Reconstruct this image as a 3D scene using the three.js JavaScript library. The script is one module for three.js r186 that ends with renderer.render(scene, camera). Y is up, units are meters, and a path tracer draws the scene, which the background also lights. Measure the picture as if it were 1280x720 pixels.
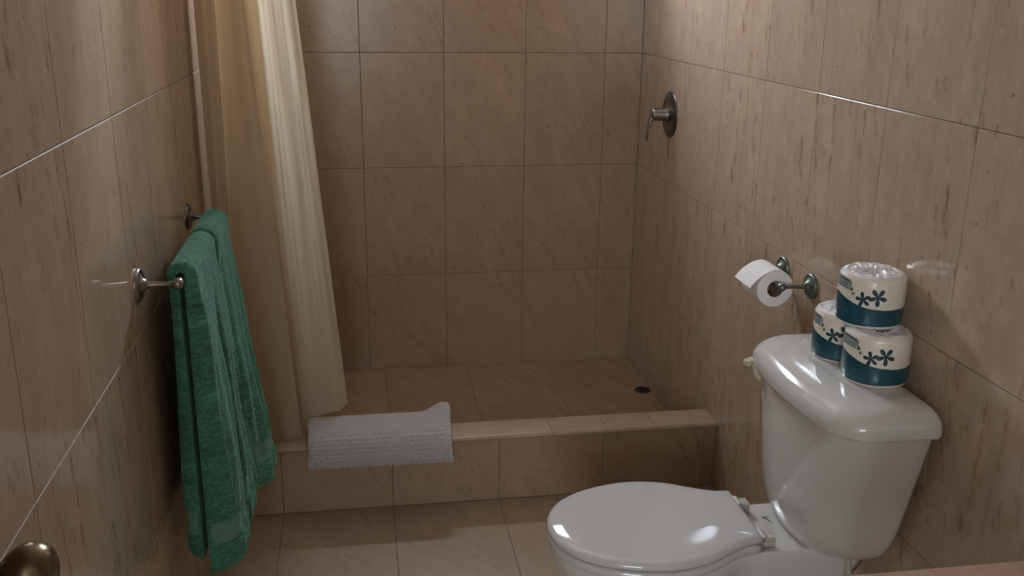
import * as THREE from 'three';
import { RoundedBoxGeometry } from 'three/addons/geometries/RoundedBoxGeometry.js';
import { mergeGeometries, mergeVertices, toCreasedNormals } from 'three/addons/utils/BufferGeometryUtils.js';
import { ImprovedNoise } from 'three/addons/math/ImprovedNoise.js';
import { RectAreaLightUniformsLib } from 'three/addons/lights/RectAreaLightUniformsLib.js';

// ---------------------------------------------------------------- camera, sky, light, exposure
RectAreaLightUniformsLib.init();
const scene = new THREE.Scene();
const renderer = new THREE.WebGLRenderer({ antialias: true });
renderer.toneMapping = THREE.LinearToneMapping;
renderer.toneMappingExposure = 1.0;
renderer.shadowMap.enabled = true;

const camera = new THREE.PerspectiveCamera(33.21, 1280 / 720, 0.05, 60);
camera.position.set(-1.0569, 1.4736, 3.5727);          // standing in the doorway
camera.up.set(0.0354, 0.9555, -0.2928);
camera.lookAt(-1.0569 + 0.15195, 1.4736 - 0.29476, 3.5727 - 0.94341);

scene.background = new THREE.Color().setRGB(0.62, 0.8, 1.0);   // overcast bluish sky beyond the windows
scene.backgroundIntensity = 3;

// daylight falls in through the shower window (back wall); weaker front fill from an unseen bedroom window added behind the camera
const WIN = { x0: -1.0408, x1: -0.4408, y0: 1.73, y1: 2.03 };
const windowLight = new THREE.RectAreaLight(new THREE.Color().setRGB(0.88, 0.97, 1.09), 84, WIN.x1 - WIN.x0, WIN.y1 - WIN.y0);
windowLight.position.set((WIN.x0 + WIN.x1) / 2, (WIN.y0 + WIN.y1) / 2, -0.135);
windowLight.lookAt((WIN.x0 + WIN.x1) / 2, (WIN.y0 + WIN.y1) / 2, 1);
scene.add(windowLight);
const addedFillLight = new THREE.RectAreaLight(new THREE.Color().setRGB(0.97, 0.98, 1.0), 10, 0.9, 1.2);
addedFillLight.position.set(-1.6, 1.5, 5.45);
addedFillLight.lookAt(-1.6, 1.5, 0);
scene.add(addedFillLight);

// ---------------------------------------------------------------- helpers
let seed = 7;
const rnd = () => { seed = (seed * 1664525 + 1013904223) >>> 0; return seed / 4294967296; };
const rr = (a, b) => a + (b - a) * rnd();
const noise = new ImprovedNoise();
const fbm = (x, y, z, o = 4) => { let s = 0, a = 0.5; for (let i = 0; i < o; i++) { s += a * noise.noise(x, y, z); x *= 2.03; y *= 2.03; z *= 2.03; a *= 0.5; } return s; };
const sst = (a, b, x) => { const t = Math.max(0, Math.min(1, (x - a) / (b - a))); return t * t * (3 - 2 * t); };   // either way round
const lerp = THREE.MathUtils.lerp;
const counts = {};
function numbered(n) { const k = counts[n] = (counts[n] ?? -1) + 1; return k ? `${n}_${String(k).padStart(3, '0')}` : n; }
function mesh(name, geo, mat, parent = scene, pos) {
  const m = new THREE.Mesh(geo, mat);
  m.name = parent === scene ? numbered(name) : name;
  m.castShadow = m.receiveShadow = true;
  if (pos) m.position.set(...pos);
  parent.add(m); return m;
}
function child(parent, name, geo, mat, label) {     // parts get numbers among their siblings
  const n = parent.children.filter((c) => c.name.replace(/_\d{3}$/, '') === name).length;
  const m = mesh(n ? `${name}_${String(n).padStart(3, '0')}` : name, geo, mat, parent);
  if (label) m.userData.label = label;
  return m;
}
function thing(name, label, category, pos = [0, 0, 0], group) {
  const g = new THREE.Group(); g.name = numbered(name); g.position.set(...pos);
  g.userData = { label, category }; if (group) g.userData.group = group;
  scene.add(g); return g;
}
function struct(name, geo, mat, label) { const m = mesh(name, geo, mat); m.userData.kind = 'structure'; if (label) m.userData.label = label; return m; }
const box = (x0, x1, y0, y1, z0, z1) => new THREE.BoxGeometry(x1 - x0, y1 - y0, z1 - z0).translate((x0 + x1) / 2, (y0 + y1) / 2, (z0 + z1) / 2);
const merge = (list) => mergeGeometries(list.map((g) => { const n = g.index ? g.toNonIndexed() : g; for (const k of Object.keys(n.attributes)) if (!['position', 'normal', 'uv'].includes(k)) n.deleteAttribute(k); return n; }));
function grid(nu, nv, f, closeU = false) {           // f(i / nu, j / nv) -> [x, y, z]; indexed sheet with smooth normals
  const p = [], uv = [], idx = [];
  for (let j = 0; j <= nv; j++) for (let i = 0; i <= nu; i++) { p.push(...f(i / nu, j / nv)); uv.push(i / nu, j / nv); }
  for (let j = 0; j < nv; j++) for (let i = 0; i < nu; i++) { const a = j * (nu + 1) + i, b = a + 1, c = a + nu + 1, d = c + 1; idx.push(a, b, d, a, d, c); }
  const g = new THREE.BufferGeometry();
  g.setAttribute('position', new THREE.Float32BufferAttribute(p, 3)); g.setAttribute('uv', new THREE.Float32BufferAttribute(uv, 2)); g.setIndex(idx);
  g.computeVertexNormals();
  if (closeU) { const n = g.attributes.normal; for (let j = 0; j <= nv; j++) { const a = j * (nu + 1), b = a + nu; const v = new THREE.Vector3(n.getX(a) + n.getX(b), n.getY(a) + n.getY(b), n.getZ(a) + n.getZ(b)).normalize(); n.setXYZ(a, v.x, v.y, v.z); n.setXYZ(b, v.x, v.y, v.z); } }
  return g;
}
function loft(rings, mirrored = false, capStart = true, capEnd = true) {   // rings of equal count, each a closed loop of [x, y, z]; turned outward when the loop is counter-clockwise seen from the end
  const n = rings[0].length, p = [], uv = [], idx = [];
  rings.forEach((r, j) => { for (let i = 0; i < n; i++) { p.push(...r[i]); uv.push(i / n, j / (rings.length - 1)); } });
  for (let j = 0; j + 1 < rings.length; j++) for (let i = 0; i < n; i++) { const a = j * n + i, b = j * n + (i + 1) % n, c = a + n, d = b + n; idx.push(a, b, d, a, d, c); }
  const cap = (r, flip) => { const c = [0, 0, 0]; r.forEach((q) => q.forEach((v, k) => { c[k] += v / n; })); const at = p.length / 3; p.push(...c); uv.push(0.5, 0.5); r.forEach((q) => { p.push(...q); uv.push(0, 0); }); for (let i = 0; i < n; i++) { const a = at + 1 + i, b = at + 1 + (i + 1) % n; flip ? idx.push(at, b, a) : idx.push(at, a, b); } };
  const strip = (r, flip) => {                         // mirrored outlines: the loop's two sides are joined straight across
    const at = p.length / 3; r.forEach((q) => { p.push(...q); uv.push(0, 0); });
    for (let i = 0; i < Math.floor(n / 2); i++) { const a = at + i, b = at + i + 1, c = at + n - 1 - i, d = at + n - 2 - i; flip ? idx.push(a, c, b, b, c, d) : idx.push(a, b, c, b, d, c); }
  };
  if (mirrored) { strip(rings[0], true); strip(rings[rings.length - 1], false); capStart = capEnd = false; }
  if (capStart) cap(rings[0], true);
  if (capEnd) cap(rings[rings.length - 1], false);
  const g = new THREE.BufferGeometry();
  g.setAttribute('position', new THREE.Float32BufferAttribute(p, 3)); g.setAttribute('uv', new THREE.Float32BufferAttribute(uv, 2)); g.setIndex(idx);
  g.computeVertexNormals(); return g;
}
const lathe = (pts, seg = 40) => new THREE.LatheGeometry(pts.map(([r, y]) => new THREE.Vector2(r, y)), seg);
const tube = (pts, r, seg = 40, rs = 12) => new THREE.TubeGeometry(new THREE.CatmullRomCurve3(pts.map((p) => new THREE.Vector3(...p))), seg, r, rs);
function curve1(pts) {                               // monotone-ish interpolation through [x, y] pairs
  return (x) => { let i = 0; while (i < pts.length - 2 && x > pts[i + 1][0]) i++; const [x0, y0] = pts[i], [x1, y1] = pts[i + 1]; const t = THREE.MathUtils.clamp((x - x0) / (x1 - x0), 0, 1);
    const m = (k) => k <= 0 || k >= pts.length - 1 ? (pts[Math.min(k + 1, pts.length - 1)][1] - pts[Math.max(k - 1, 0)][1]) / (pts[Math.min(k + 1, pts.length - 1)][0] - pts[Math.max(k - 1, 0)][0]) : (pts[k + 1][1] - pts[k - 1][1]) / (pts[k + 1][0] - pts[k - 1][0]);
    const h = x1 - x0, t2 = t * t, t3 = t2 * t; return (2 * t3 - 3 * t2 + 1) * y0 + (t3 - 2 * t2 + t) * h * m(i) + (-2 * t3 + 3 * t2) * y1 + (t3 - t2) * h * m(i + 1); };
}
function canvasTexture(w, h, draw, srgb = true) {
  const c = document.createElement('canvas'); c.width = w; c.height = h; draw(c.getContext('2d'), w, h);
  const t = new THREE.CanvasTexture(c); t.wrapS = t.wrapT = THREE.RepeatWrapping; if (srgb) t.colorSpace = THREE.SRGBColorSpace; t.anisotropy = 8; return t;
}
function dataTexture(n, f, srgb) {                   // f(x, y) in 0..1 -> [r, g, b] 0..255
  const d = new Uint8Array(n * n * 4);
  for (let y = 0; y < n; y++) for (let x = 0; x < n; x++) { const c = f(x / n, y / n), k = (y * n + x) * 4; for (let i = 0; i < 3; i++) d[k + i] = Math.max(0, Math.min(255, c[i])); d[k + 3] = 255; }
  const t = new THREE.DataTexture(d, n, n); t.wrapS = t.wrapT = THREE.RepeatWrapping; t.magFilter = THREE.LinearFilter; t.minFilter = THREE.LinearMipmapLinearFilter; t.generateMipmaps = true;
  if (srgb) t.colorSpace = THREE.SRGBColorSpace; t.needsUpdate = true; return t;
}

// ---------------------------------------------------------------- materials
// stone-look ceramic: soft bands and dark slashes running along v; one repeat is 1.2 m
const stoneTexture = (flakes, strength, knots) => canvasTexture(2048, 2048, (c, W) => {
  c.fillStyle = '#b4a08c'; c.fillRect(0, 0, W, W);
  for (let k = 0; k < 420; k++) {                    // broad pale and brown bands
    const x = rr(0, W), y = rr(0, W), l = rr(60, 300), w = rr(12, 70), lean = rr(-0.1, 0.1), tone = rnd();
    c.fillStyle = tone < 0.45 ? 'rgba(224,204,184,0.04)' : tone < 0.8 ? 'rgba(158,126,104,0.035)' : 'rgba(172,156,146,0.05)';
    for (const dy of [0, -W]) for (const dx of [0, -W]) { c.beginPath(); c.ellipse(x + dx, y + dy, w, l, lean, 0, Math.PI * 2); c.fill(); }
  }
  for (let k = 0; k < 9000; k++) {                   // fine mottled grain
    const x = rr(0, W), y = rr(0, W);
    c.fillStyle = rnd() < 0.5 ? 'rgba(150,116,94,0.06)' : 'rgba(228,210,192,0.07)';
    c.beginPath(); c.ellipse(x, y, rr(1.5, 8), rr(4, 24), rr(-0.5, 0.3), 0, Math.PI * 2); c.fill();
  }
  for (let k = 0; k < 1500; k++) {                   // soft blotches
    const x = rr(0, W), y = rr(0, W), r = rr(10, 46);
    c.fillStyle = rnd() < 0.5 ? 'rgba(152,118,96,0.028)' : 'rgba(226,208,190,0.03)';
    for (let q = 0; q < 3; q++) { c.beginPath(); c.ellipse(x + rr(-r, r), y + rr(-r, r) * 1.6, r * rr(0.3, 0.8), r * rr(0.6, 1.5), rr(-0.4, 0.3), 0, Math.PI * 2); c.fill(); }
  }
  for (let k = 0; k < flakes; k++) {                    // brown flakes in loose drifting chains
    let x = rr(0, W), y = rr(0, W); const n = 1 + Math.floor(rnd() * rnd() * 9), a = rr(0.13, 0.42) * strength, lean = rr(-0.06, 0.2), big = rnd() < 0.25 ? 1.7 : 1;
    for (let i = 0; i < n; i++) {
      const l = rr(10, 48) * big, w = rr(1.6, 5) * big;
      for (let q = 0; q < 4; q++) {                  // ragged: several overlapping slivers
        c.fillStyle = `rgba(${rnd() < 0.6 ? '130,94,72' : '108,80,64'},${a * rr(0.35, 0.8)})`;
        c.beginPath(); c.ellipse(x + rr(-w, w), y + rr(-l, l) * 0.4, w * rr(0.35, 1), l * rr(0.2, 0.5), rr(-0.25, 0.12) - lean, 0, Math.PI * 2); c.fill();
      }
      c.fillStyle = `rgba(140,106,84,${a * 0.25})`; c.beginPath(); c.ellipse(x, y, w * 3.4, l * 0.6, -lean, 0, Math.PI * 2); c.fill();
      y += l * rr(0.6, 1.3); x += lean * l + rr(-9, 9);
    }
  }
  for (let k = 0; k < knots; k++) { const x = rr(0, W), y = rr(0, W), r = rr(4, 9); c.fillStyle = 'rgba(96,70,54,0.2)'; for (let q = 0; q < 5; q++) { c.beginPath(); c.ellipse(x + rr(-r, r) * 0.6, y + rr(-r, r) * 0.6, r * rr(0.3, 0.9), r * rr(0.3, 0.9), 0, 0, 7); c.fill(); } }   // knots
});
const stone = stoneTexture(230, 1, 10), stoneSoft = stoneTexture(260, 0.5, 26);
for (const t of [stone, stoneSoft]) t.repeat.set(1 / 1.2, 1 / 1.2);
const glaze = dataTexture(256, (x, y) => { const v = 118 + 90 * fbm(x * 8, y * 8, 3.3); return [v, v, v]; });
glaze.repeat.set(2.2, 2.2);
function tileMat(tint, rough = 0.085, map = stone) { return new THREE.MeshPhysicalMaterial({ map, color: new THREE.Color().setRGB(...tint), roughness: rough, bumpMap: glaze, bumpScale: 0.00018, ior: 1.52 }); }
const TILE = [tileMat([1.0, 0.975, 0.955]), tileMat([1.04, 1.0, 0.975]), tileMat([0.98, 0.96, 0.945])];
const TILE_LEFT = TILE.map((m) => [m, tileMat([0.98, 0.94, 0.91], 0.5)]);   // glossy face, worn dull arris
const TILE_BACK_SHADED = [tileMat([0.81, 0.73, 0.63], 0.26, stoneSoft), tileMat([0.83, 0.75, 0.65], 0.26, stoneSoft), tileMat([0.79, 0.72, 0.63], 0.26, stoneSoft)];  // tint darkened to put the shade of the shower into the tile colour
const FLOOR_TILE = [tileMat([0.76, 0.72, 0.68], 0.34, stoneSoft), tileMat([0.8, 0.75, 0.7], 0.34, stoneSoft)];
const M = {
  grout: new THREE.MeshStandardMaterial({ color: new THREE.Color().setRGB(0.2, 0.145, 0.105), roughness: 0.85 }),
  plaster: new THREE.MeshStandardMaterial({ color: new THREE.Color().setRGB(0.72, 0.68, 0.62), roughness: 0.9 }),
  nose: tileMat([0.88, 0.84, 0.79], 0.24, stoneSoft),
  ceramic: new THREE.MeshPhysicalMaterial({ color: new THREE.Color().setRGB(0.68, 0.66, 0.625), roughness: 0.14, ior: 1.52, clearcoat: 0.5, clearcoatRoughness: 0.05 }),
  seatPlastic: new THREE.MeshPhysicalMaterial({ color: new THREE.Color().setRGB(0.62, 0.615, 0.6), roughness: 0.07, clearcoat: 0.3, clearcoatRoughness: 0.04 }),
  hinge: new THREE.MeshPhysicalMaterial({ color: new THREE.Color().setRGB(0.5, 0.47, 0.41), roughness: 0.3 }),
  lever: new THREE.MeshPhysicalMaterial({ color: new THREE.Color().setRGB(0.62, 0.57, 0.43), roughness: 0.25, clearcoat: 0.3 }),
  pewter: new THREE.MeshStandardMaterial({ color: new THREE.Color().setRGB(0.3, 0.275, 0.255), metalness: 0.95, roughness: 0.32 }),
  darkPewter: new THREE.MeshStandardMaterial({ color: new THREE.Color().setRGB(0.17, 0.15, 0.14), metalness: 0.9, roughness: 0.3 }),
  patina: new THREE.MeshStandardMaterial({ color: new THREE.Color().setRGB(0.2, 0.225, 0.2), metalness: 0.85, roughness: 0.38 }),
  bronze: new THREE.MeshStandardMaterial({ color: new THREE.Color().setRGB(0.2, 0.15, 0.09), metalness: 0.95, roughness: 0.26 }),
  mark: new THREE.MeshStandardMaterial({ color: 0x23262c, roughness: 0.5 }),
  paper: new THREE.MeshStandardMaterial({ color: new THREE.Color().setRGB(0.86, 0.84, 0.81), roughness: 0.95 }),
  card: new THREE.MeshStandardMaterial({ color: new THREE.Color().setRGB(0.3, 0.22, 0.16), roughness: 0.9 }),
  drain: new THREE.MeshStandardMaterial({ color: new THREE.Color().setRGB(0.02, 0.022, 0.03), roughness: 0.35 }),
  wood: new THREE.MeshStandardMaterial({ color: new THREE.Color().setRGB(0.22, 0.12, 0.07), roughness: 0.5 }),
  frame: new THREE.MeshStandardMaterial({ color: new THREE.Color().setRGB(0.7, 0.7, 0.7), roughness: 0.4, metalness: 0.2 }),
  glass: new THREE.MeshPhysicalMaterial({ color: 0xffffff, roughness: 0, transmission: 1, thickness: 0 }),
  stain: new THREE.MeshStandardMaterial({ color: new THREE.Color().setRGB(0.3, 0.17, 0.07), roughness: 0.6, transparent: true, opacity: 0.3 }),
};

// ---------------------------------------------------------------- tiles
// one ceramic tile facing +z: flat face, rounded arris, short side; uv in metres from its own place on the pattern
function tileGeometry(w, h, u0, v0, turn = 0, ch = 0.0014, t = 0.006) {
  const P = [], N = [], U = [], I = [], cs = Math.cos(turn), sn = Math.sin(turn);
  const put = (x, y, z, n) => { P.push(x, y, z); N.push(...n); U.push(u0 + x * cs - y * sn, v0 + x * sn + y * cs); return P.length / 3 - 1; };
  const X = w / 2, Y = h / 2, c = [[-1, -1], [1, -1], [1, 1], [-1, 1]];
  const f = c.map(([a, b]) => put(a * (X - ch), b * (Y - ch), 0, [0, 0, 1]));
  I.push(f[0], f[1], f[2], f[0], f[2], f[3]);
  for (let k = 0; k < 4; k++) {
    const [a, b] = c[k], [d, e] = c[(k + 1) % 4], n = [(a + d) / 2, (b + e) / 2, 0], s = Math.SQRT1_2, nm = [n[0] * s, n[1] * s, s];
    const q = [put(a * (X - ch), b * (Y - ch), 0, [0, 0, 1]), put(d * (X - ch), e * (Y - ch), 0, [0, 0, 1]), put(a * (X - ch * 0.3), b * (Y - ch * 0.3), -ch * 0.3, nm), put(d * (X - ch * 0.3), e * (Y - ch * 0.3), -ch * 0.3, nm), put(a * X, b * Y, -ch, n), put(d * X, e * Y, -ch, n), put(a * X, b * Y, -t, n), put(d * X, e * Y, -t, n)];
    for (let r = 0; r < 6; r += 2) I.push(q[r], q[r + 2], q[r + 3], q[r], q[r + 3], q[r + 1]);
  }
  const g = new THREE.BufferGeometry();
  g.setAttribute('position', new THREE.Float32BufferAttribute(P, 3)); g.setAttribute('normal', new THREE.Float32BufferAttribute(N, 3)); g.setAttribute('uv', new THREE.Float32BufferAttribute(U, 2)); g.setIndex(I); g.addGroup(0, 6, 0); g.addGroup(6, I.length - 6, 1);
  return g;
}
const FACE = { z: [0, 0, 0], '-x': [0, -Math.PI / 2, 0], '+x': [0, Math.PI / 2, 0], y: [-Math.PI / 2, 0, 0], '-z': [0, Math.PI, 0] };
const cache = {};
// cuts a rectangle into tiles along two lists of joint lines; at(u, v) places a tile's centre
function layTiles(parent, name, us, vs, at, face, mats, turn, skip) {
  for (let i = 0; i + 1 < us.length; i++) for (let j = 0; j + 1 < vs.length; j++) {
    if (skip?.(i, j)) continue;
    const w = us[i + 1] - us[i] - 0.0016, h = vs[j + 1] - vs[j] - 0.0016, kind = Math.floor(rnd() * 8);
    const key = `${w.toFixed(4)} ${h.toFixed(4)} ${turn} ${kind}`;
    const g = cache[key] ??= tileGeometry(w, h, rr(0, 1.2), rr(0, 1.2), turn);
    const m = child(parent, name, g, mats[Math.floor(rnd() * mats.length)]);
    m.position.set(...at((us[i] + us[i + 1]) / 2, (vs[j] + vs[j + 1]) / 2)); m.rotation.set(...FACE[face]);
  }
}
function lines(start, step, lo, hi) { const out = [lo]; let v = start; while (v > lo + 0.006) v -= step; for (; v < hi - 0.006; v += step) if (v > lo + 0.006) out.push(v); out.push(hi); return out; }

// ---------------------------------------------------------------- the setting
const W = 1.4805, TOP = 2.42, ROW = 0.415, ROW0 = 1.255, END = 3.5, BACK = 0.0016;
const rows = lines(ROW0, ROW, 0, TOP), rowsLeft = lines(ROW0, ROW, 0, TOP);
const rowsBack = [0, 0.01, 0.425, 0.84, 1.255, WIN.y0, WIN.y1, TOP].filter((v, i) => i !== 1);
const wallRight = struct('wall_right', box(BACK, 0.16, -0.2, TOP + 0.15, -0.18, 5.4), M.grout, 'tiled right wall in beige stone-look ceramic');
layTiles(wallRight, 'tile', lines(2.0455, 0.3024, 0, END), rows, (u, v) => [0, v, u], '-x', TILE, 0);
const wallLeft = struct('wall_left', box(-W - 0.16, -W - BACK, -0.2, TOP + 0.15, -0.18, END), M.grout, 'tiled left wall in glossy beige stone-look ceramic');
layTiles(wallLeft, 'tile', lines(2.0899, 0.3024, 0, END), rowsLeft, (u, v) => [-W, v, u], '+x', TILE_LEFT, 0);
const bh = 0.13;                                     // the back wall, with its window opening
const wallBack = struct('wall_back', merge([box(-W - BACK, WIN.x0, -0.2, TOP, -bh, -BACK), box(WIN.x1, BACK, -0.2, TOP, -bh, -BACK), box(WIN.x0, WIN.x1, -0.2, WIN.y0, -bh, -BACK), box(WIN.x0, WIN.x1, WIN.y1, TOP, -bh, -BACK)]), M.grout, 'tiled back wall of the shower');
const colsBack = lines(-0.1408, 0.3, -W, 0);
layTiles(wallBack, 'tile', colsBack, rowsBack, (u, v) => [u, v, 0], 'z', TILE_BACK_SHADED, -0.38, (i, j) => { const u = (colsBack[i] + colsBack[i + 1]) / 2, v = (rowsBack[j] + rowsBack[j + 1]) / 2; return u > WIN.x0 && u < WIN.x1 && v > WIN.y0 && v < WIN.y1; });
const floor = struct('floor', box(-W - 0.16, 0.16, -0.2, -BACK, -0.18, END + 0.001), M.grout, 'bathroom floor in beige square ceramic tiles');
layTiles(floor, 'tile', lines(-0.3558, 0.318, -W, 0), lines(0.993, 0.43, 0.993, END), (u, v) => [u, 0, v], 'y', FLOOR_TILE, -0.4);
const ceiling = struct('ceiling', box(-W - 0.16, 0.16, TOP, TOP + 0.15, -0.18, END + 0.001), M.plaster);
const front = struct('wall_front', merge([box(-W - 0.16, -1.445, 0, TOP, END, END + 0.12), box(-0.6, 0, 0, TOP, END, END + 0.12), box(-1.445, -0.6, 2.08, TOP, END, END + 0.12)]), M.plaster);
const bz = [END, 5.4];
struct('wall_bedroom', merge([box(-2.35, 0.16, -0.2, 0.9, 5.4, 5.52), box(-2.35, 0.16, 2.1, TOP + 0.15, 5.4, 5.52), box(-2.35, -2.05, 0.9, 2.1, 5.4, 5.52), box(-1.15, 0.16, 0.9, 2.1, 5.4, 5.52), box(-2.47, -2.35, -0.2, TOP + 0.15, END, 5.52), box(-2.35, -W - 0.16, -0.2, TOP + 0.15, END - 0.12, END)]), M.plaster);  // unseen bedroom shell, added to hold the front fill light
struct('floor_bedroom', box(-2.35, 0.16, -0.2, -0.002, END + 0.001, 5.4), M.grout);
struct('ceiling_bedroom', box(-2.35, 0.16, TOP, TOP + 0.15, END + 0.001, 5.4), M.plaster);

// shower floor and kerb
const YS = 0.0424, YC = 0.2162, Z0 = 0.9009, Z1 = 0.9931;
const showerFloor = struct('floor_shower', box(-W, 0, -BACK, YS - BACK, -BACK, Z0 + 0.002), M.grout, 'sunken shower floor in beige tiles');
layTiles(showerFloor, 'tile', lines(-0.03, 0.318, -W, 0), [0, Z0], (u, v) => [u, YS, v], 'y', TILE_BACK_SHADED, -0.4);
const kerb = struct('trim_1', box(-W, 0, -BACK, YC - 0.01, Z0 + 0.002, Z1 - BACK), M.grout, 'raised tiled kerb across the shower entrance');
layTiles(kerb, 'tile', lines(-0.3558, 0.318, -W, 0), [0, YC - 0.014], (u, v) => [u, v, Z1], 'z', TILE_BACK_SHADED, -0.4);
const inner = []; for (let k = 0; k <= 10; k++) { const a = -Math.PI / 2 + k / 10 * Math.PI; inner.push([Z1 + 0.004 + 0.0085 * Math.cos(a) * 1.1, YC - 0.0085 + 0.0085 * Math.sin(a)]); }
const capProfile = [[Z0 - 0.002, YC - 0.017], ...inner, [Z0, YC], [Z0 - 0.002, YC - 0.003]];
const capTiles = lines(-0.3558 + 0.159, 0.318, -W, 0);
for (let i = 0; i + 1 < capTiles.length; i++) {       // bullnose coping pieces
  const x0 = capTiles[i] + 0.0006, x1 = capTiles[i + 1] - 0.0006, s = new THREE.Shape(capProfile.map(([z, y]) => new THREE.Vector2(-z, y)));
  const g = new THREE.ExtrudeGeometry(s, { depth: x1 - x0, bevelEnabled: false, curveSegments: 4 }).rotateY(Math.PI / 2).translate(x0, 0, 0);
  const p = g.attributes.position, uv = g.attributes.uv; for (let k = 0; k < p.count; k++) uv.setXY(k, p.getZ(k) + p.getY(k) + i * 0.31, p.getX(k) * 1.0 + 0.37 * i);
  child(kerb, 'coping_tile', toCreasedNormals(g, 0.7), M.nose, 'pale bullnose coping piece');
}

// window in the back wall
const win = struct('window_1', merge([box(WIN.x0, WIN.x1, WIN.y0, WIN.y0 + 0.022, -0.12, -0.085), box(WIN.x0, WIN.x1, WIN.y1 - 0.022, WIN.y1, -0.12, -0.085), box(WIN.x0, WIN.x0 + 0.022, WIN.y0 + 0.022, WIN.y1 - 0.022, -0.12, -0.085), box(WIN.x1 - 0.022, WIN.x1, WIN.y0 + 0.022, WIN.y1 - 0.022, -0.12, -0.085), box(-0.7558, -0.7258, WIN.y0 + 0.022, WIN.y1 - 0.022, -0.12, -0.085)]), M.frame);
for (const [a, b] of [[WIN.x0 + 0.022, -0.7558], [-0.7258, WIN.x1 - 0.022]]) child(win, 'pane', box(a, b, WIN.y0 + 0.022, WIN.y1 - 0.022, -0.104, -0.101), M.glass);
struct('added_window_2', merge([box(-2.05, -1.15, 0.9, 0.94, 5.43, 5.48), box(-2.05, -1.15, 2.06, 2.1, 5.43, 5.48), box(-1.62, -1.58, 0.94, 2.06, 5.43, 5.48)]), M.frame);  // unseen window frame, added around the front fill light

// open door lying along the left wall; only its knob reaches into view
const door = struct('door_1', box(-W + 0.012, -W + 0.05, 0.01, 2.06, 2.665, 3.49), M.wood, 'open wooden door folded back against the left wall');
const knobAt = [-1.374, 0.948, 2.732];
{
  const dx = -W + 0.05 - knobAt[0];
  child(door, 'rosette', lathe([[0.0001, dx], [0.03, dx], [0.03, dx + 0.004], [0.024, dx + 0.01], [0.0001, dx + 0.011]]).rotateZ(-Math.PI / 2).translate(...knobAt), M.bronze, 'round bronze rosette');
  const k = child(door, 'door_knob', lathe([[0.0001, 0.0225], [0.008, 0.0225], [0.013, 0.0215], [0.0155, 0.0222], [0.018, 0.022], [0.024, 0.0185], [0.0285, 0.0115], [0.0305, 0.003], [0.0295, -0.006], [0.0245, -0.0145], [0.017, -0.0215], [0.0115, -0.027], [0.0105, -0.034], [0.0115, dx + 0.006]], 56).rotateZ(-Math.PI / 2).translate(...knobAt), M.bronze, 'dark bronze door knob');
}

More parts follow.
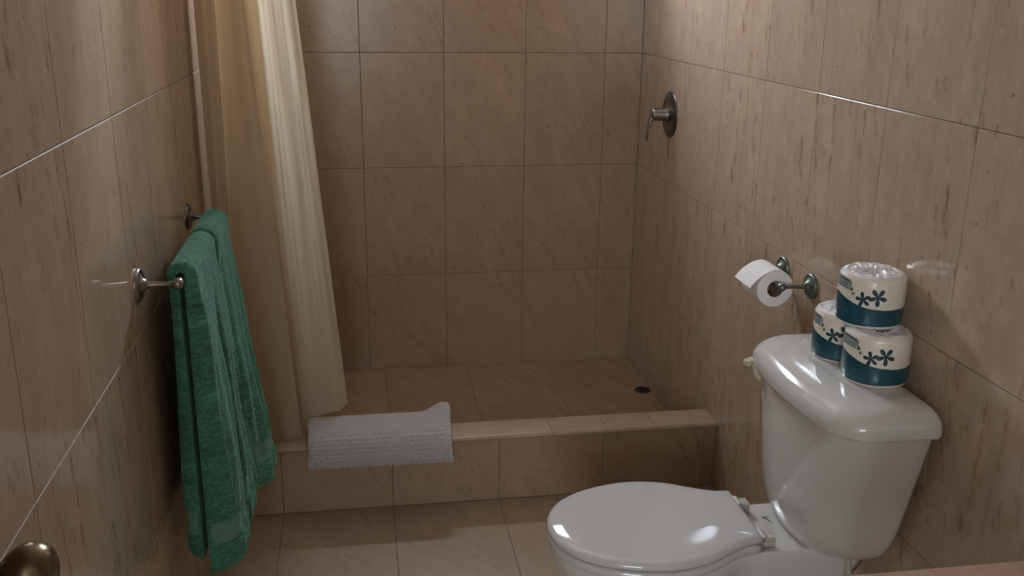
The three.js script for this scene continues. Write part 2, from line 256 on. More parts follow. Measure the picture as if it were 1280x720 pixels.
// ---------------------------------------------------------------- toilet
const T = { z: 1.866 };
{
  const toilet = thing('toilet', 'white close-coupled ceramic toilet with closed seat lid beside the right wall', 'toilet', [-0.4, 0, T.z]);
  const put = (name, g, m, label) => child(toilet, name, g.translate(0.4, 0, 0), m, label);
  // plan outlines: half width against x; a loop runs along the near side to the front and back along the far side
  const seatHalf = curve1([[-0.702, 0.0], [-0.698, 0.032], [-0.688, 0.062], [-0.665, 0.098], [-0.63, 0.128], [-0.59, 0.148], [-0.54, 0.163], [-0.49, 0.169], [-0.44, 0.163], [-0.4, 0.15], [-0.365, 0.131], [-0.335, 0.114], [-0.305, 0.102], [-0.274, 0.097]]);
  const xs = (xf, xb, n) => Array.from({ length: n + 1 }, (_, i) => { const t = i / n; return xb + (xf - xb) * Math.sin(t * Math.PI / 2); });
  function outline(xb, n = 46) {
    const pts = xs(-0.702, xb, n).map((x) => [x, x <= -0.7019 ? 0 : Math.max(0, seatHalf(x))]);
    const loop = [...pts.map(([x, h]) => [x, h]), ...pts.slice(0, -1).reverse().map(([x, h]) => [x, -h])];
    return loop;
  }
  const shrink = (off, xb) => { const o = outline(xb), cx = -0.495; return o.map(([x, z]) => [cx + (x - cx) * (1 - off / 0.207), z * (1 - off / 0.169)]); };
  const ring = (off, y, xb = -0.274, dome = 0) => shrink(off, xb).map(([x, z]) => [x, y + dome, z]);
  // lid: rounded top edge, slight dome
  const yl = 0.43;
  put('seat_lid', loft([ring(0.014, yl - 0.019), ring(0.004, yl - 0.0185), ring(0.0005, yl - 0.0165), ring(0, yl - 0.013), ring(0.0008, yl - 0.009), ring(0.0035, yl - 0.0055), ring(0.008, yl - 0.003), ring(0.015, yl - 0.0012), ring(0.03, yl + 0.0005), ring(0.055, yl + 0.0018), ring(0.082, yl + 0.0026)], true), M.seatPlastic, 'glossy white closed lid');
  put('seat', loft([ring(0.02, yl - 0.0415), ring(0.004, yl - 0.041), ring(0.001, yl - 0.038), ring(0.0005, yl - 0.032), ring(0.002, yl - 0.0255), ring(0.007, yl - 0.0225), ring(0.02, yl - 0.022)], true), M.seatPlastic, 'white seat ring under the lid');
  for (const s of [-1, 1]) {
    const h = put('hinge', merge([new RoundedBoxGeometry(0.03, 0.022, 0.03, 3, 0.004).translate(-0.258, yl - 0.027, s * 0.068), new THREE.CylinderGeometry(0.009, 0.009, 0.034, 20).rotateX(Math.PI / 2).translate(-0.268, yl - 0.021, s * 0.068)]), M.hinge, 'yellowed plastic seat hinge');
  }
  // bowl with rim, pedestal and rear deck
  const bowlHalf = curve1([[-0.694, 0.0], [-0.69, 0.03], [-0.68, 0.06], [-0.655, 0.097], [-0.62, 0.128], [-0.58, 0.147], [-0.53, 0.163], [-0.48, 0.167], [-0.43, 0.158], [-0.38, 0.138], [-0.34, 0.115], [-0.3, 0.1], [-0.2, 0.098], [-0.08, 0.1], [-0.05, 0.1]]);
  const bl = (() => { const p = xs(-0.694, -0.05, 56).map((x) => [x, x < -0.6939 ? 0 : Math.max(0, bowlHalf(x))]); return [...p, ...p.slice(0, -1).reverse().map(([x, h]) => [x, -h])]; })();
  const bring = (y, f, b, w, dw = 0) => bl.map(([x, z]) => { const c = -0.42, t = sst(-0.30, -0.42, x); return [x < c ? c + (x - c) * f : c + (x - c) * b, y, z * lerp(w + dw, w, t)]; });
  put('bowl', loft([bring(0, 0.66, 0.72, 0.66), bring(0.02, 0.66, 0.72, 0.66), bring(0.05, 0.62, 0.7, 0.6), bring(0.12, 0.6, 0.7, 0.58), bring(0.19, 0.68, 0.74, 0.66), bring(0.25, 0.8, 0.8, 0.8), bring(0.305, 0.92, 0.9, 0.92), bring(0.34, 0.972, 0.97, 0.97), bring(0.362, 0.995, 0.995, 0.995), bring(0.375, 1, 1, 1), bring(0.383, 0.996, 0.998, 0.99), bring(0.387, 0.985, 0.994, 0.97), bring(0.388, 0.96, 0.985, 0.93)], true), M.ceramic);
  const bowl = toilet.getObjectByName('bowl');
  // small dark printed mark on the deck, two strokes
  const stroke = (x, z, l, a, w = 0.0022) => new RoundedBoxGeometry(w, 0.0006, l, 1, 0.0002).rotateY(a).translate(x + 0.4, 0.3884, z);
  child(bowl, 'printed_mark', merge([stroke(-0.213, -0.024, 0.018, 0.5), stroke(-0.219, -0.034, 0.01, 1.25), stroke(-0.209, -0.036, 0.008, -0.3), stroke(-0.2165, -0.0385, 0.007, 1.4)]), M.mark, 'small dark printed mark');
  // tank: tapered, bowed front, rounded corners and bottom
  function tankLoop(w, x0, x1, rb, rf, bow, y) {     // plan: flat back at x1, corners rounded rb / rf, bowed front at x0; runs near side to front to far side
    const half = [], arc = (cx, cz, r, a0, a1, n) => { for (let i = 0; i <= n; i++) { const a = lerp(a0, a1, i / n); half.push([cx + Math.cos(a) * r, cz + Math.sin(a) * r]); } };
    half.push([x1, 0.0]); for (let i = 1; i < 6; i++) half.push([x1, (w - rb) * i / 6]);
    arc(x1 - rb, w - rb, rb, 0, Math.PI / 2, 6);
    for (let i = 1; i < 6; i++) half.push([lerp(x1 - rb, x0 + rf, i / 6), w]);
    arc(x0 + rf, w - rf, rf, Math.PI / 2, Math.PI, 12);
    for (let i = 1; i <= 14; i++) half.push([x0, (w - rf) * (1 - i / 14)]);
    const all = [...half, ...half.slice(1, -1).reverse().map(([x, z]) => [x, -z])];
    return all.map(([x, z]) => [x - bow * (1 - (z / w) ** 2) * Math.max(0, (x1 - x) / (x1 - x0)), y, z]);
  }
  const tw = (y) => lerp(0.133, 0.222, (y - 0.362) / 0.328);
  const tl = (y, off = 0) => tankLoop(tw(Math.max(y, 0.37)) - off * 0.9, -0.182 + off * 1.9, -0.014 - off * 0.4, 0.02, 0.058, 0.03 - off * 0.1, y);
  put('tank', loft([tl(0.36, 0.042), tl(0.3605, 0.034), tl(0.3645, 0.026), tl(0.372, 0.0185), tl(0.384, 0.012), tl(0.4, 0.007), tl(0.42, 0.0032), tl(0.445, 0.0009), tl(0.47), tl(0.5), tl(0.55), tl(0.6), tl(0.65), tl(0.695)]), M.ceramic, 'white tapered cistern');
  const ll = (y, off) => tankLoop(0.236 - off, -0.2 + off * 1.1, -0.01 - off * 0.5, 0.016, Math.max(0.03, 0.062 - off * 0.3), 0.03, y);
  put('tank_lid', loft([ll(0.694, 0.016), ll(0.692, 0.004), ll(0.693, 0.001), ll(0.697, 0), ll(0.71, 0), ll(0.718, 0.0016), ll(0.727, 0.006), ll(0.735, 0.013), ll(0.741, 0.022), ll(0.7455, 0.034), ll(0.748, 0.05), ll(0.7495, 0.07)]), M.ceramic, 'domed white cistern lid');
  const lx = -0.18, lz = -0.176;
  put('flush_lever', merge([new THREE.CylinderGeometry(0.011, 0.013, 0.012, 20).rotateZ(Math.PI / 2).translate(lx - 0.006, 0.655, lz), tube([[lx - 0.012, 0.655, lz], [lx - 0.02, 0.664, lz - 0.002], [lx - 0.024, 0.682, lz - 0.007], [lx - 0.03, 0.69, lz - 0.014]], 0.0065, 16, 10), new RoundedBoxGeometry(0.032, 0.014, 0.02, 4, 0.004).rotateY(0.5).translate(lx - 0.032, 0.69, lz - 0.014)]), M.lever, 'small yellowed flush lever');
  put('supply_hose', merge([tube([[-0.09, 0.395, 0.1], [-0.09, 0.34, 0.105], [-0.075, 0.25, 0.13], [-0.04, 0.2, 0.15], [-0.004, 0.19, 0.155]], 0.007, 40, 10), new THREE.CylinderGeometry(0.014, 0.014, 0.02, 16).translate(-0.09, 0.385, 0.1)]), M.hinge, 'grey water hose');
}

// ---------------------------------------------------------------- wrapped toilet rolls on the cistern
const wrapPrint = canvasTexture(1536, 384, (c, Wd, H) => {   // u = 0.5 faces the doorway; v from base to top
  c.fillStyle = '#e9e0d4'; c.fillRect(0, 0, Wd, H);
  const X = (deg) => Wd * (0.5 + deg / 360), Y = (v) => H * (1 - v);
  const bandTop = (deg) => { const d = ((deg + 180 + 360) % 360) - 180; return d > 20 ? 0.405 : 0.405 + 0.24 * sst(20, -95, d) + 0.02 * Math.sin(d / 40) - (d < -95 ? 0.24 * sst(-95, -178, d) : 0); };
  c.beginPath(); c.moveTo(0, Y(0.075)); for (let d = -180; d <= 180; d += 2) c.lineTo(X(d), Y(bandTop(d))); c.lineTo(Wd, Y(0.075)); for (let d = 180; d >= -180; d -= 4) c.lineTo(X(d), Y(0.075 + 0.01 * Math.sin(d / 23))); c.closePath(); c.fillStyle = '#0d4a58'; c.fill();
  c.strokeStyle = '#7fa58b'; c.lineWidth = 5; c.beginPath(); for (let d = -180; d <= 180; d += 2) c[d === -180 ? 'moveTo' : 'lineTo'](X(d), Y(bandTop(d)) - 2); c.stroke();
  c.strokeStyle = 'rgba(10,52,70,0.5)'; c.lineWidth = 14; c.beginPath(); for (let d = -180; d <= 180; d += 2) c[d === -180 ? 'moveTo' : 'lineTo'](X(d), Y(bandTop(d)) + 8); c.stroke();
  const flower = (deg, v, r, a0, n) => { c.save(); c.translate(X(deg), Y(v)); c.fillStyle = '#153c46'; for (let k = 0; k < n; k++) { c.save(); c.rotate(a0 + k * Math.PI * 2 / n); c.beginPath(); c.moveTo(0, 0); c.bezierCurveTo(-r * 0.34, -r * 0.45, -r * 0.3, -r * 1.02, 0, -r * 1.02); c.bezierCurveTo(r * 0.3, -r * 1.02, r * 0.34, -r * 0.45, 0, 0); c.fill(); c.restore(); } c.beginPath(); c.arc(0, 0, r * 0.2, 0, 7); c.fill(); c.restore(); };
  flower(13, 0.655, 66, 0.6, 5); flower(-11, 0.585, 56, -0.25, 5);
  flower(-34, 0.735, 17, 0.3, 5); flower(-30, 0.655, 15, 0, 5);
  c.save(); c.translate(X(-66), Y(0.80)); c.fillStyle = '#8c979a'; c.beginPath(); c.moveTo(-95, -20); c.quadraticCurveTo(40, -44, 120, -18); c.lineTo(112, 40); c.quadraticCurveTo(30, 22, -95, 46); c.fill();
  c.strokeStyle = '#33464e'; c.lineWidth = 8; c.beginPath(); for (let k = -95; k <= 118; k += 4) c[k === -95 ? 'moveTo' : 'lineTo'](k, -24 + 7 * Math.sin(k * 0.42) - 10 * Math.sin((k + 95) / 70)); c.stroke();
  c.lineWidth = 5; c.strokeStyle = '#56676d'; for (let k = -84; k < 100; k += 21) { c.beginPath(); c.moveTo(k, 34); c.lineTo(k + 8, -8); c.stroke(); }
  c.fillStyle = '#33464e'; c.fillRect(122, -26, 9, 66); c.restore();
  c.save(); c.translate(X(-76), Y(0.25)); c.strokeStyle = '#a9b6b4'; c.lineWidth = 5; c.strokeRect(-26, -34, 52, 62); c.fillStyle = '#4e5f66'; c.fillRect(-17, -24, 34, 40); c.restore();
  c.strokeStyle = 'rgba(150,190,200,0.35)'; c.lineWidth = 5; for (const [d, v, l] of [[-48, 0.33, 60], [-46, 0.29, 44], [-52, 0.2, 30]]) { c.beginPath(); c.moveTo(X(d), Y(v)); c.lineTo(X(d) + l, Y(v - 0.03)); c.stroke(); }
  c.fillStyle = 'rgba(150,195,205,0.28)'; c.beginPath(); c.moveTo(X(0), Y(0.36)); c.lineTo(X(0) + 26, Y(0.12)); c.lineTo(X(0) - 26, Y(0.12)); c.fill();
});
const crinkle = dataTexture(256, (x, y) => { const v = 128 + 150 * Math.abs(fbm(x * 14, y * 14, 1.7, 3)) + 60 * fbm(x * 40, y * 40, 5.1, 2) - 30; return [v, v, v]; });
M.wrapSide = new THREE.MeshPhysicalMaterial({ map: wrapPrint, roughness: 0.34, clearcoat: 0.7, clearcoatRoughness: 0.22, bumpMap: crinkle, bumpScale: 0.0006 });
M.wrapTop = new THREE.MeshPhysicalMaterial({ color: new THREE.Color().setRGB(0.84, 0.83, 0.83), roughness: 0.3, clearcoat: 1, clearcoatRoughness: 0.12 });
function rollPack(label, x, y, z, turn, tilt, k) {
  const R = 0.0635, H = 0.104, facing = Math.atan2(-0.99, 1.63) + turn;   // print turned to the doorway, small turn per roll
  const g = thing('wrapped_toilet_roll', label, 'toilet roll', [x, y, z], 'wrapped toilet rolls on the cistern');
  const prof = [[0.0535, 0], [0.0595, 0.002], [0.0625, 0.007], [0.0635, 0.02], [0.0637, 0.05], [0.0635, 0.085], [0.0622, 0.096], [0.0585, 0.102]];
  const side = grid(96, 28, (u, v) => {
    const s = v * (prof.length - 1), i = Math.min(prof.length - 2, Math.floor(s)), t = s - i, r = lerp(prof[i][0], prof[i + 1][0], t), h = lerp(prof[i][1], prof[i + 1][1], t);
    const a = (u - 0.5) * Math.PI * 2 + facing, w = 1 + 0.018 * noise.noise(Math.cos(a) * 1.3 + k * 5, Math.sin(a) * 1.3, h * 10) + 0.008 * noise.noise(Math.cos(a) * 5, Math.sin(a) * 5, h * 40 + k);
    return [Math.sin(a) * r * w, h, Math.cos(a) * r * w];
  }, true);
  const uv = side.attributes.uv; for (let i = 0; i < uv.count; i++) { const p = side.attributes.position.getY(i); uv.setY(i, p / H); }
  child(g, 'wrapper', side, M.wrapSide, 'printed plastic wrapper with a teal band and dark flowers');
  child(g, 'wrapper_top', grid(72, 26, (u, v) => {       // gathered film over the top, dimpled in at the core
    const a = -(u - 0.5) * Math.PI * 2 + facing, r = 0.0592 * (1 - v), w = 1 + 0.018 * noise.noise(Math.cos(a) * 1.3 + k * 5, Math.sin(a) * 1.3, 1.02);
    const dip = -0.012 * sst(0.024, 0.008, r), cr = 0.009 * Math.abs(fbm(Math.cos(a) * r * 95 + k, Math.sin(a) * r * 95, k * 3.3, 3)) * sst(0, 0.12, v) + 0.0018 * Math.sin(a * 17 + r * 160) * sst(0.0, 0.3, v) * sst(0.06, 0.02, r);
    return [Math.sin(a) * r * w, 0.1015 + 0.002 * sst(0, 0.1, v) + dip + cr, Math.cos(a) * r * w];
  }, true), M.wrapTop, 'crinkled clear plastic over the roll end');
  child(g, 'wrapper_base', new THREE.CircleGeometry(0.0536, 48).rotateX(Math.PI / 2).translate(0, 0.0004, 0), M.wrapTop);
  g.rotation.set(tilt, 0, 0);
  return g;
}
rollPack('printed wrapped toilet roll standing behind on the cistern lid, lower left of the three', -0.07, 0.7485, 1.808, -0.12, 0, 1);
rollPack('printed wrapped toilet roll under the upper one, nearest the doorway on the cistern lid', -0.0672, 0.7485, 1.9335, 0.06, 0, 2);
rollPack('printed wrapped toilet roll lying topmost, across the two below on the cistern', -0.0685, 0.8535, 1.888, 0, 0.02, 3);

// ---------------------------------------------------------------- paper holder and roll
function flange(r, t = 0.02) { return lathe([[0.0001, t], [0.008, t], [0.011, t - 0.003], [0.013, t - 0.008], [r * 0.72, t - 0.012], [r * 0.8, t - 0.0125], [r * 0.86, t - 0.0105], [r * 0.96, t - 0.0125], [r, t - 0.0165], [r, 0]], 44); }
const armProfile = (len, r0, r1) => lathe([[r0 * 1.7, 0], [r0 * 1.25, len * 0.08], [r0, len * 0.25], [r1 * 0.9, len * 0.65], [r1, len * 0.85], [r1 * 1.4, len]], 20);
{
  const y = 0.807, ax = -0.076, g = thing('paper_holder', 'tarnished pewter paper holder with two round flanges screwed to the right wall', 'toilet paper holder', [0, y, 1.432]);
  for (const z of [-0.078, 0.078]) {
    child(g, 'flange', flange(0.031).rotateZ(Math.PI / 2).translate(0, 0, z), M.patina);
    child(g, 'arm', armProfile(0.06, 0.0055, 0.0048).rotateZ(Math.PI / 2).translate(-0.014, 0, z), M.patina);
    child(g, 'ball_end', new THREE.SphereGeometry(0.0105, 28, 20).scale(1, 1, 1.05).translate(ax, 0, z), M.patina);
  }
  child(g, 'spindle', new THREE.CylinderGeometry(0.0065, 0.0065, 0.15, 20).rotateX(Math.PI / 2).translate(ax, 0, 0), M.patina);
  const p = thing('toilet_paper_roll', 'started white toilet roll hanging on the wall holder with its loose end lifted', 'toilet paper', [ax, y - 0.0065, 1.425]);
  const R = 0.046, rc = 0.0205, L = 0.1;
  child(p, 'paper', lathe([[rc, -L / 2], [R - 0.002, -L / 2], [R, -L / 2 + 0.002], [R, L / 2 - 0.002], [R - 0.002, L / 2], [rc, L / 2]], 64).rotateX(Math.PI / 2).translate(0, -0.009, 0), M.paper);
  child(p, 'core', lathe([[rc - 0.0012, -L / 2], [rc, -L / 2], [rc, L / 2], [rc - 0.0012, L / 2], [rc - 0.0012, -L / 2]], 40).rotateX(Math.PI / 2).translate(0, -0.009, 0), M.card, 'brown cardboard core');
  const sheet = (o) => (u, v) => { const a0 = Math.PI * 0.42, s = u * 0.09; const a = a0 + Math.min(s, 0.034) / R; let x = Math.cos(a) * (R + 0.0006 + o), yy = Math.sin(a) * (R + 0.0006 + o) - 0.009; const e = Math.max(0, s - 0.034); const t = a + Math.PI / 2 - 0.05; x += Math.cos(t + e * 5) * e; yy += Math.sin(t + e * 5) * e; return [x, yy, (v - 0.5) * (L - 0.002)]; };
  child(p, 'loose_sheet', merge([grid(30, 6, sheet(0.0004)), grid(30, 6, (u, v) => sheet(0)(u, 1 - v))]), M.paper, 'loose end of the white paper');
}

// ---------------------------------------------------------------- shower valve and drain
{
  const g = thing('shower_valve', 'dark pewter shower valve with round plate and lever on the right wall', 'shower valve', [0, 1.074, 0.37]);
  child(g, 'escutcheon', lathe([[0.0001, 0.012], [0.03, 0.012], [0.034, 0.0095], [0.05, 0.0085], [0.056, 0.011], [0.06, 0.0085], [0.073, 0.006], [0.078, 0.004], [0.079, 0]], 64).rotateZ(Math.PI / 2), M.darkPewter, 'round stepped wall plate');
  child(g, 'hub', lathe([[0.026, 0.01], [0.026, 0.02], [0.022, 0.026], [0.0215, 0.06], [0.0195, 0.066], [0.012, 0.069], [0.0001, 0.07]], 40).rotateZ(Math.PI / 2), M.pewter, 'bright worn hub');
  const lev = loft(Array.from({ length: 13 }, (_, i) => { const t = i / 12, cx = -0.058 - 0.012 * Math.sin(t * 2.2) - 0.01 * t, cy = 0.012 - 0.1 * t, w = lerp(0.013, 0.0075, t) * (t > 0.92 ? 0.75 : 1), d = lerp(0.009, 0.0035, t); return Array.from({ length: 16 }, (_, k) => { const a = k / 16 * Math.PI * 2; return [cx + Math.cos(a) * d, cy, Math.sin(a) * w]; }); }));
  child(g, 'lever', lev, M.pewter, 'flat lever pointing down');
  child(g, 'screw', new THREE.SphereGeometry(0.0045, 16, 12).translate(-0.008, -0.045, 0.006), M.pewter);
  child(g, 'rust_stain', box(-0.0004, 0, -0.15, -0.079, -0.006, 0.006), M.stain, 'faint rust run below the plate');
  const d = thing('floor_drain', 'small black round drain in the corner of the shower floor', 'drain', [-0.0345, YS, 0.338]);
  child(d, 'drain_ring', lathe([[0.021, 0.0005], [0.0225, 0.003], [0.029, 0.003], [0.0305, 0.0002]], 40), M.drain);
  child(d, 'grate', merge([new THREE.CylinderGeometry(0.0215, 0.0215, 0.0012, 36).translate(0, 0.0007, 0), ...[-0.012, -0.004, 0.004, 0.012].map((z) => box(-0.016, 0.016, 0.0012, 0.0024, z - 0.0014, z + 0.0014))]), M.drain);
}

// ---------------------------------------------------------------- towel rail and towel
const RAIL = { x: -1.408, y: 0.93, z0: 1.146, z1: 1.729 };
{
  const g = thing('towel_rail', 'pewter towel rail with round flanges on the left wall', 'towel rail', [-W, RAIL.y, (RAIL.z0 + RAIL.z1) / 2]);
  const off = (RAIL.z1 - RAIL.z0) / 2, d = RAIL.x + W;
  for (const s of [-1, 1]) {
    const m = s < 0 ? M.darkPewter : M.pewter;
    child(g, 'flange', flange(0.0325, 0.018).rotateZ(-Math.PI / 2).translate(0, 0, s * off), m);
    child(g, 'arm', armProfile(d - 0.018, 0.006, 0.0052).rotateZ(-Math.PI / 2).translate(0.014, 0, s * off), m);
    child(g, 'ball_end', lathe([[0.0001, -0.011], [0.006, -0.0095], [0.0105, -0.004], [0.0115, 0.002], [0.0095, 0.0085], [0.005, 0.0115], [0.0001, 0.0125]], 28).rotateZ(-Math.PI / 2).translate(d, 0, s * off), m);
  }
  child(g, 'bar', new THREE.CylinderGeometry(0.007, 0.007, off * 2, 20).rotateX(Math.PI / 2).translate(d, 0, 0), M.pewter);
}
const terryBump = dataTexture(512, (x, y) => { const v = 128 + 190 * fbm(x * 64, y * 64, 2.2, 3) + 40 * fbm(x * 9, y * 9, 7, 2); return [v, v, v]; });
{
  const green = dataTexture(512, (x, y) => { const n = fbm(x * 60, y * 60, 4.4, 3), b = fbm(x * 5, y * 5, 1.1, 3), k = 1 + n * 0.5 + b * 0.25; return [72 * k, 124 * k, 101 * k]; }, true);
  for (const t of [green, terryBump]) t.repeat.set(1 / 0.3, 1 / 0.3);
  M.terry = new THREE.MeshPhysicalMaterial({ map: green, roughness: 0.95, bumpMap: terryBump, bumpScale: 0.0035, sheen: 1, sheenColor: new THREE.Color().setRGB(0.5, 0.8, 0.72), sheenRoughness: 0.5 });
  M.band = new THREE.MeshPhysicalMaterial({ color: new THREE.Color().setRGB(0.13, 0.25, 0.19), roughness: 0.8, sheen: 0.6, sheenColor: new THREE.Color().setRGB(0.3, 0.6, 0.5) });
  const towel = thing('towel', 'thick green terry bath towel folded over the rail on the left wall', 'towel', [RAIL.x, 0, 1.45]);
  const za = 1.19, zb = 1.692, top = RAIL.y + 0.0075;
  // front face, as distance from the rail's middle plane: three folds side by side that swell and swing out towards the hem
  const folds = [{ c: 1.615, w: 0.092, top: 0.036, hem: 0.078 }, { c: 1.445, w: 0.082, top: 0.03, hem: 0.082 }, { c: 1.272, w: 0.098, top: 0.034, hem: 0.112 }];
  const front = (y, z) => {
    const t = sst(0, 1, (top - y) / 0.66), lean = (top - y) / 0.66;
    let best = 0;
    for (const f of folds) { const q = Math.abs(z - f.c) / f.w; if (q < 1.25) { const b = Math.pow(Math.max(0, 1 - Math.pow(q / 1.25, 3.2)), 0.55); best = Math.max(best, lerp(f.top, f.hem, 0.35 * t + 0.65 * lean) * (0.42 + 0.58 * b)); } }
    best = Math.max(best, lerp(0.02, 0.05, lean));
    const rip = 0.0035 * Math.sin(z * 95 + y * 5 + 2 * noise.noise(z * 7, y * 3, 0.4)) * sst(0.02, 0.3, top - y) + 0.006 * noise.noise(z * 22, y * 4.5, 2.1) * sst(0, 0.2, top - y);
    return best + rip;
  };
  const thickTop = (z) => 0.024 + 0.005 * sst(1.42, 1.36, z) - 0.011 * Math.exp(-(((z - 1.405) / 0.008) ** 2)) + 0.002 * noise.noise(z * 30, 0, 0);   // crease where the doubled part begins
  const hemF = (z) => 0.268 + 0.012 * noise.noise(z * 9, 1, 1) + 0.02 * sst(1.54, 1.5, z) - 0.012 * sst(1.38, 1.33, z), hemB = (z) => 0.3 + 0.008 * noise.noise(z * 9, 5, 1);
  const back = (y, z) => 0.030 + 0.006 * noise.noise(z * 8, y * 4, 9) + 0.008 * sst(0.1, 0.5, top - y);
  const NF = 120, NT = 22, NB = 70, gap = 0.0055;
  const band = (y, hem) => { const d = y - hem; return sst(0.068, 0.072, d) * sst(0.122, 0.118, d); };
  function loop(z) {                                  // outer path from the front hem up, over the rail and down the back, then the inner slit back again
    const outer = [], inn = [], tt = thickTop(z), hf = hemF(z), hb = hemB(z), e = Math.min(1, Math.min(z - za, zb - z) / 0.022), round = Math.sqrt(Math.max(0.03, 1 - (1 - e) * (1 - e)));
    const out = (x, y) => outer.push([x, y]), inp = (x, y) => inn.push([x, y]);
    for (let i = 0; i <= NF; i++) { const t = i / NF, y = lerp(hf, top - 0.008, t), r = t < 0.03 ? Math.sqrt(Math.max(0, 1 - Math.pow(1 - t / 0.03, 2))) * 0.8 + 0.2 : 1; const tb = sst(top - 0.1, top - 0.008, y); let w = lerp(front(y, z), tt + 0.006, tb) * r; w -= 0.0045 * band(y, hf) - 0.0026 * band(y, hf) * Math.sin((y - hf) * Math.PI * 2 / 0.0125); out(gap + (w - gap) * round, y); inp(gap, Math.max(y, hf + 0.004)); }
    for (let i = 1; i < NT; i++) { const a = i / NT * Math.PI; const R = lerp(tt + 0.006, 0.03, sst(0.5, 1, i / NT)); out(Math.cos(a) * lerp(gap, R, round), top - 0.008 + Math.sin(a) * (0.012 + tt * 0.72 * round)); inp(Math.cos(a) * 0.0085, top - 0.008 + Math.sin(a) * 0.0105); }
    for (let i = 0; i <= NB; i++) { const t = i / NB, y = lerp(top - 0.008, hb, t), r = t > 0.96 ? Math.sqrt(Math.max(0, 1 - Math.pow((t - 0.96) / 0.04, 2))) * 0.8 + 0.2 : 1; let w = back(y, z) * r; w -= 0.003 * band(y, hb) - 0.0014 * band(y, hb) * Math.sin((y - hb) * Math.PI * 2 / 0.0125); out(-gap - (w - gap) * round, y); inp(-gap, y); }
    return { outer, inn };
  }
  const NZ = 150, loops = Array.from({ length: NZ + 1 }, (_, j) => { const z = lerp(za, zb, j / NZ); return { z, ...loop(z) }; });
  const no = loops[0].outer.length, P = [], U = [], I = [];
  let arc = [0]; for (let i = 1; i < no; i++) { const a = loops[60].outer[i - 1], b = loops[60].outer[i]; arc.push(arc[i - 1] + Math.hypot(a[0] - b[0], a[1] - b[1])); }
  for (const l of loops) for (const [k, list] of [[0, l.outer], [1, l.inn]]) list.forEach(([x, y], i) => { const o = k ? 0 : 0.0016 * fbm(arc[i] * 70, l.z * 70, 3, 2); P.push(x + o * Math.sign(x), y, l.z - 1.45); U.push(l.z + Math.abs(x) * 0.9, arc[i]); });
  const at = (j, k, i) => j * no * 2 + k * no + i, isBand = (i, z) => { const f = i <= NF, y = loops[60].outer[i][1]; return i <= NF || i >= NF + NT ? y : 9; };
  const bandI = [];
  for (let j = 0; j < NZ; j++) for (let i = 0; i + 1 < no; i++) {
    const l = loops[j], y = l.outer[i][1], inBand = (i <= NF && y < hemF(l.z) + 0.12 && y > hemF(l.z) + 0.07) || (i >= NF + NT && y < hemB(l.z) + 0.12 && y > hemB(l.z) + 0.07);
    (inBand ? bandI : I).push(at(j, 0, i), at(j + 1, 0, i + 1), at(j, 0, i + 1), at(j, 0, i), at(j + 1, 0, i), at(j + 1, 0, i + 1));
    I.push(at(j, 1, i), at(j, 1, i + 1), at(j + 1, 1, i + 1), at(j, 1, i), at(j + 1, 1, i + 1), at(j + 1, 1, i));
  }
  for (let i = 0; i + 1 < no; i++) for (const [j, f] of [[0, 1], [NZ, 0]]) { const a = at(j, 0, i), b = at(j, 0, i + 1), c = at(j, 1, i), d = at(j, 1, i + 1); f ? I.push(a, b, d, a, d, c) : I.push(a, d, b, a, c, d); }
  for (let j = 0; j < NZ; j++) for (const [i, f] of [[0, 1], [no - 1, 0]]) { const a = at(j, 0, i), b = at(j + 1, 0, i), c = at(j, 1, i), d = at(j + 1, 1, i); f ? I.push(a, d, b, a, c, d) : I.push(a, b, d, a, d, c); }
  const g = new THREE.BufferGeometry();
  g.setAttribute('position', new THREE.Float32BufferAttribute(P, 3)); g.setAttribute('uv', new THREE.Float32BufferAttribute(U, 2)); g.setIndex([...I, ...bandI]); g.computeVertexNormals();
  const g2 = new THREE.BufferGeometry(); for (const k of ['position', 'normal', 'uv']) g2.setAttribute(k, g.attributes[k]); g2.setIndex(bandI);
  g.setIndex(I);
  child(towel, 'terry_cloth', g, M.terry);
  child(towel, 'woven_band', g2, M.band, 'flat ribbed border band near the hem');
}

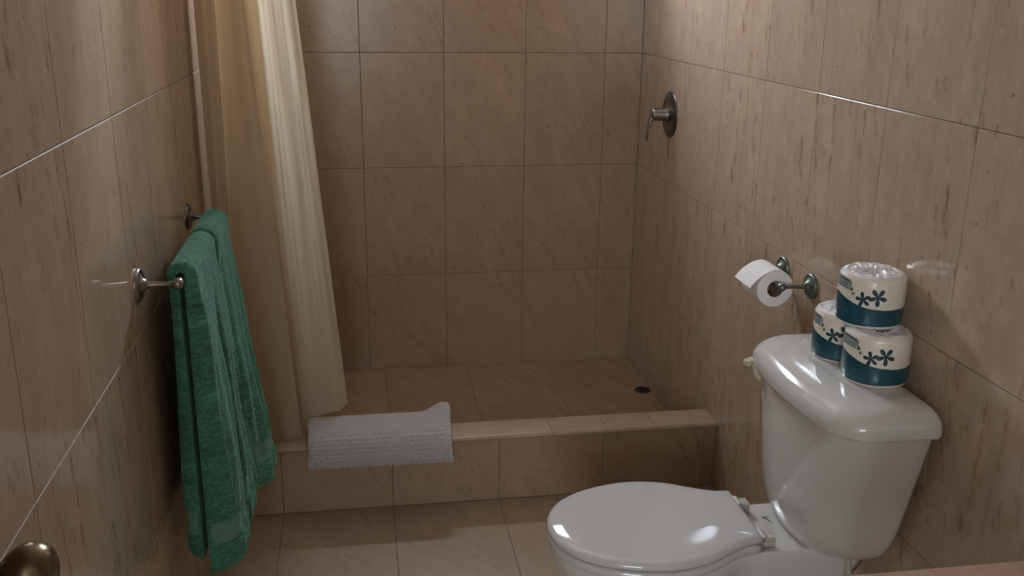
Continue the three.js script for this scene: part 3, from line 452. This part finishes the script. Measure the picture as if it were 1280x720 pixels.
// ---------------------------------------------------------------- shower curtain
{
  M.curtain = new THREE.MeshPhysicalMaterial({ color: new THREE.Color().setRGB(0.67, 0.56, 0.41), roughness: 0.9, transmission: 0.68, thickness: 0, side: THREE.DoubleSide });
  const cur = thing('shower_curtain', 'cream fabric shower curtain gathered to the left of the shower', 'shower curtain', [-1.3, 0.2, 0.9]);
  // fold lines in plan: [x, z] at the rod side (y = 1.45) and at the hem
  const L = [
    [-1.275, 0.800, -1.235, 0.790], [-1.340, 0.805, -1.320, 0.800], [-1.410, 0.810, -1.400, 0.810], [-1.455, 0.825, -1.440, 0.825],
    [-1.464, 0.860, -1.455, 0.850], [-1.450, 0.935, -1.448, 0.925], [-1.428, 0.952, -1.437, 0.938], [-1.415, 0.920, -1.430, 0.915],
    [-1.409, 0.875, -1.422, 0.895], [-1.375, 0.915, -1.370, 0.945], [-1.345, 0.950, -1.268, 0.966], [-1.330, 0.945, -1.249, 0.952],
    [-1.336, 0.915, -1.256, 0.920], [-1.345, 0.875, -1.285, 0.890], [-1.335, 0.845, -1.280, 0.850], [-1.295, 0.832, -1.240, 0.832],
    [-1.264, 0.826, -1.203, 0.815], [-1.260, 0.850, -1.198, 0.830], [-1.285, 0.885, -1.225, 0.850], [-1.300, 0.922, -1.249, 0.860],
    [-1.294, 0.945, -1.245, 0.870], [-1.275, 0.947, -1.215, 0.868], [-1.250, 0.930, -1.175, 0.855], [-1.228, 0.915, -1.140, 0.845],
    [-1.206, 0.890, -1.111, 0.830],
  ];
  const hem = (u) => 0.221 + 0.003 * Math.sin(u * 30) + 0.026 * sst(0.74, 0.84, u) + 0.006 * sst(0.88, 0.96, u) + 0.022 * sst(0.955, 1.0, u);
  const top = 1.985, spl = (k0, k1) => { const c = new THREE.CatmullRomCurve3(L.map((l) => new THREE.Vector3(l[k0], 0, l[k1])), false, 'centripetal'); return c; };
  const cT = spl(0, 1), cB = spl(2, 3), nu = 330, PT = Array.from({ length: nu + 1 }, (_, i) => [cT.getPoint(i / nu), cB.getPoint(i / nu)]);
  const g = grid(nu, 90, (u, v) => { const i = Math.round(u * nu), [a, b] = PT[i], y0 = hem(u), y = lerp(y0, top, v), t = (1.45 - y) / 1.25; const x = lerp(a.x, b.x, t), z = lerp(a.z, b.z, t); const w = 0.004 * noise.noise(u * 30, y * 3, 0.7) * sst(0, 0.2, 1 - v) + 0.0012 * noise.noise(u * 75, y * 1.2, 4.4); return [x + 1.3 + w * 0.4, y - 0.2, z - 0.9 + w]; });
  child(cur, 'fabric', g, M.curtain);
  const rod = thing('curtain_rod', 'straight metal curtain rod carrying the cream shower curtain', 'curtain rod', [0, 0, 0]);
  child(rod, 'pole', new THREE.CylinderGeometry(0.0125, 0.0125, W - 0.004, 20).rotateZ(Math.PI / 2).translate(-W / 2, 2.0, 0.9), M.pewter);
  for (const x of [-W + 0.004, -0.004]) child(rod, 'flange', new THREE.CylinderGeometry(0.03, 0.03, 0.008, 28).rotateZ(Math.PI / 2).translate(x, 2.0, 0.9), M.pewter);
}

// ---------------------------------------------------------------- bath mat over the kerb
{
  M.mat = new THREE.MeshPhysicalMaterial({ color: new THREE.Color().setRGB(0.52, 0.49, 0.48), roughness: 1, sheen: 0.4, sheenColor: new THREE.Color(1, 1, 1) });
  const x0 = -1.232, x1 = -0.815, g = thing('bath_mat', 'white chenille bath mat draped over the shower kerb', 'bath mat', [(x0 + x1) / 2, YC, 0.95]);
  const path = new THREE.CatmullRomCurve3([[0.868, 0.205], [0.872, 0.226], [0.9, 0.236], [0.94, 0.24], [0.985, 0.24], [1.008, 0.236], [1.022, 0.222], [1.03, 0.205], [1.034, 0.188], [1.036, 0.172]].map(([z, y]) => new THREE.Vector3(0, y, z)));
  const len = path.getLength(), thick = 0.02;
  const mid = (u, v) => {
    const t = THREE.MathUtils.clamp(v, 0, 1), p = path.getPointAt(t), d = path.getTangentAt(t), n = [d.z > -2 ? d.z : 0, -d.y];   // normal (y, z)
    const flip = sst(0.80, 0.95, u) * sst(0.42, 0.1, t);
    const lift = 0.036 * flip + 0.003 * noise.noise(u * 6, t * 4, 0.2), skew = 0.012 * (u - 0.5) * sst(0.5, 1, t);
    return { y: p.y + lift, z: p.z + skew * 0.3 + 0.02 * flip, ny: n[0], nz: n[1], x: lerp(x0, x1, u) + 0.006 * Math.sin(t * 5 + 1) * (u - 0.5) };
  };
  const NU = 260, NV = 96, bead = 0.0102;
  const surf = (side) => (u, v) => {
    const m = mid(u, v), a = u * (x1 - x0) / bead, b = v * len / bead, edge = Math.pow(Math.max(0, 1 - Math.pow(Math.abs(u * 2 - 1), 26)), 0.5) * Math.pow(Math.max(0, 1 - Math.pow(Math.abs(v * 2 - 1), 16)), 0.5);
    const bump = side > 0 ? (0.0095 * Math.pow(Math.abs(Math.sin(Math.PI * b)), 0.7) * (0.45 + 0.55 * Math.abs(Math.sin(Math.PI * (a + (Math.floor(b) % 2) * 0.5)))) + 0.003 * noise.noise(a * 1.1, b * 1.1, 3)) * (0.35 + 0.65 * edge) : 0;
    const o = side > 0 ? thick * (0.25 + 0.75 * edge) * 0.5 + bump : -thick * 0.5 * edge;
    return [m.x - (x0 + x1) / 2, m.y + m.ny * o - YC, m.z + m.nz * o - 0.95];
  };
  const top = grid(NU, NV, (u, v) => surf(1)(u, 1 - v)), bot = grid(130, 40, surf(-1));
  child(g, 'chenille_pile', merge([top, bot]), M.mat);
  const tufts = []; for (let k = 0; k < 60; k++) { const u = (k + 0.5) / 60, m = mid(u, 1); tufts.push(new THREE.CapsuleGeometry(0.0034, 0.012, 3, 7).rotateX(rr(-0.2, 0.2)).rotateZ(rr(-0.2, 0.2)).translate(m.x - (x0 + x1) / 2, m.y - 0.004 - YC, m.z + 0.003 - 0.95)); }
  const fr = child(g, 'fringe', merge(tufts), M.mat, 'short tufted edge'); fr.userData.kind = 'stuff';
}

// ---------------------------------------------------------------- stone vanity top by the doorway
{
  M.slab = new THREE.MeshPhysicalMaterial({ map: stone, color: new THREE.Color().setRGB(0.95, 0.82, 0.78), roughness: 0.35 });
  const g = new RoundedBoxGeometry(0.6, 0.035, 0.72, 3, 0.006), uv = g.attributes.uv, p = g.attributes.position;
  for (let i = 0; i < uv.count; i++) uv.setXY(i, p.getX(i) + p.getY(i), p.getZ(i) * 0.7 + p.getX(i) * 0.6);
  const v = thing('stone_counter', 'pinkish brown stone counter slab at the lower right', 'countertop', [-0.3, 0.815, 3.06]);
  child(v, 'slab', g.translate(0, 0.0175, 0), M.slab);
  for (const z of [-0.28, 0.28]) child(v, 'bracket', merge([box(0.276, 0.3, -0.2, 0, z - 0.02, z + 0.02), box(-0.12, 0.276, -0.024, 0, z - 0.02, z + 0.02)]), M.frame);
}

renderer.render(scene, camera);
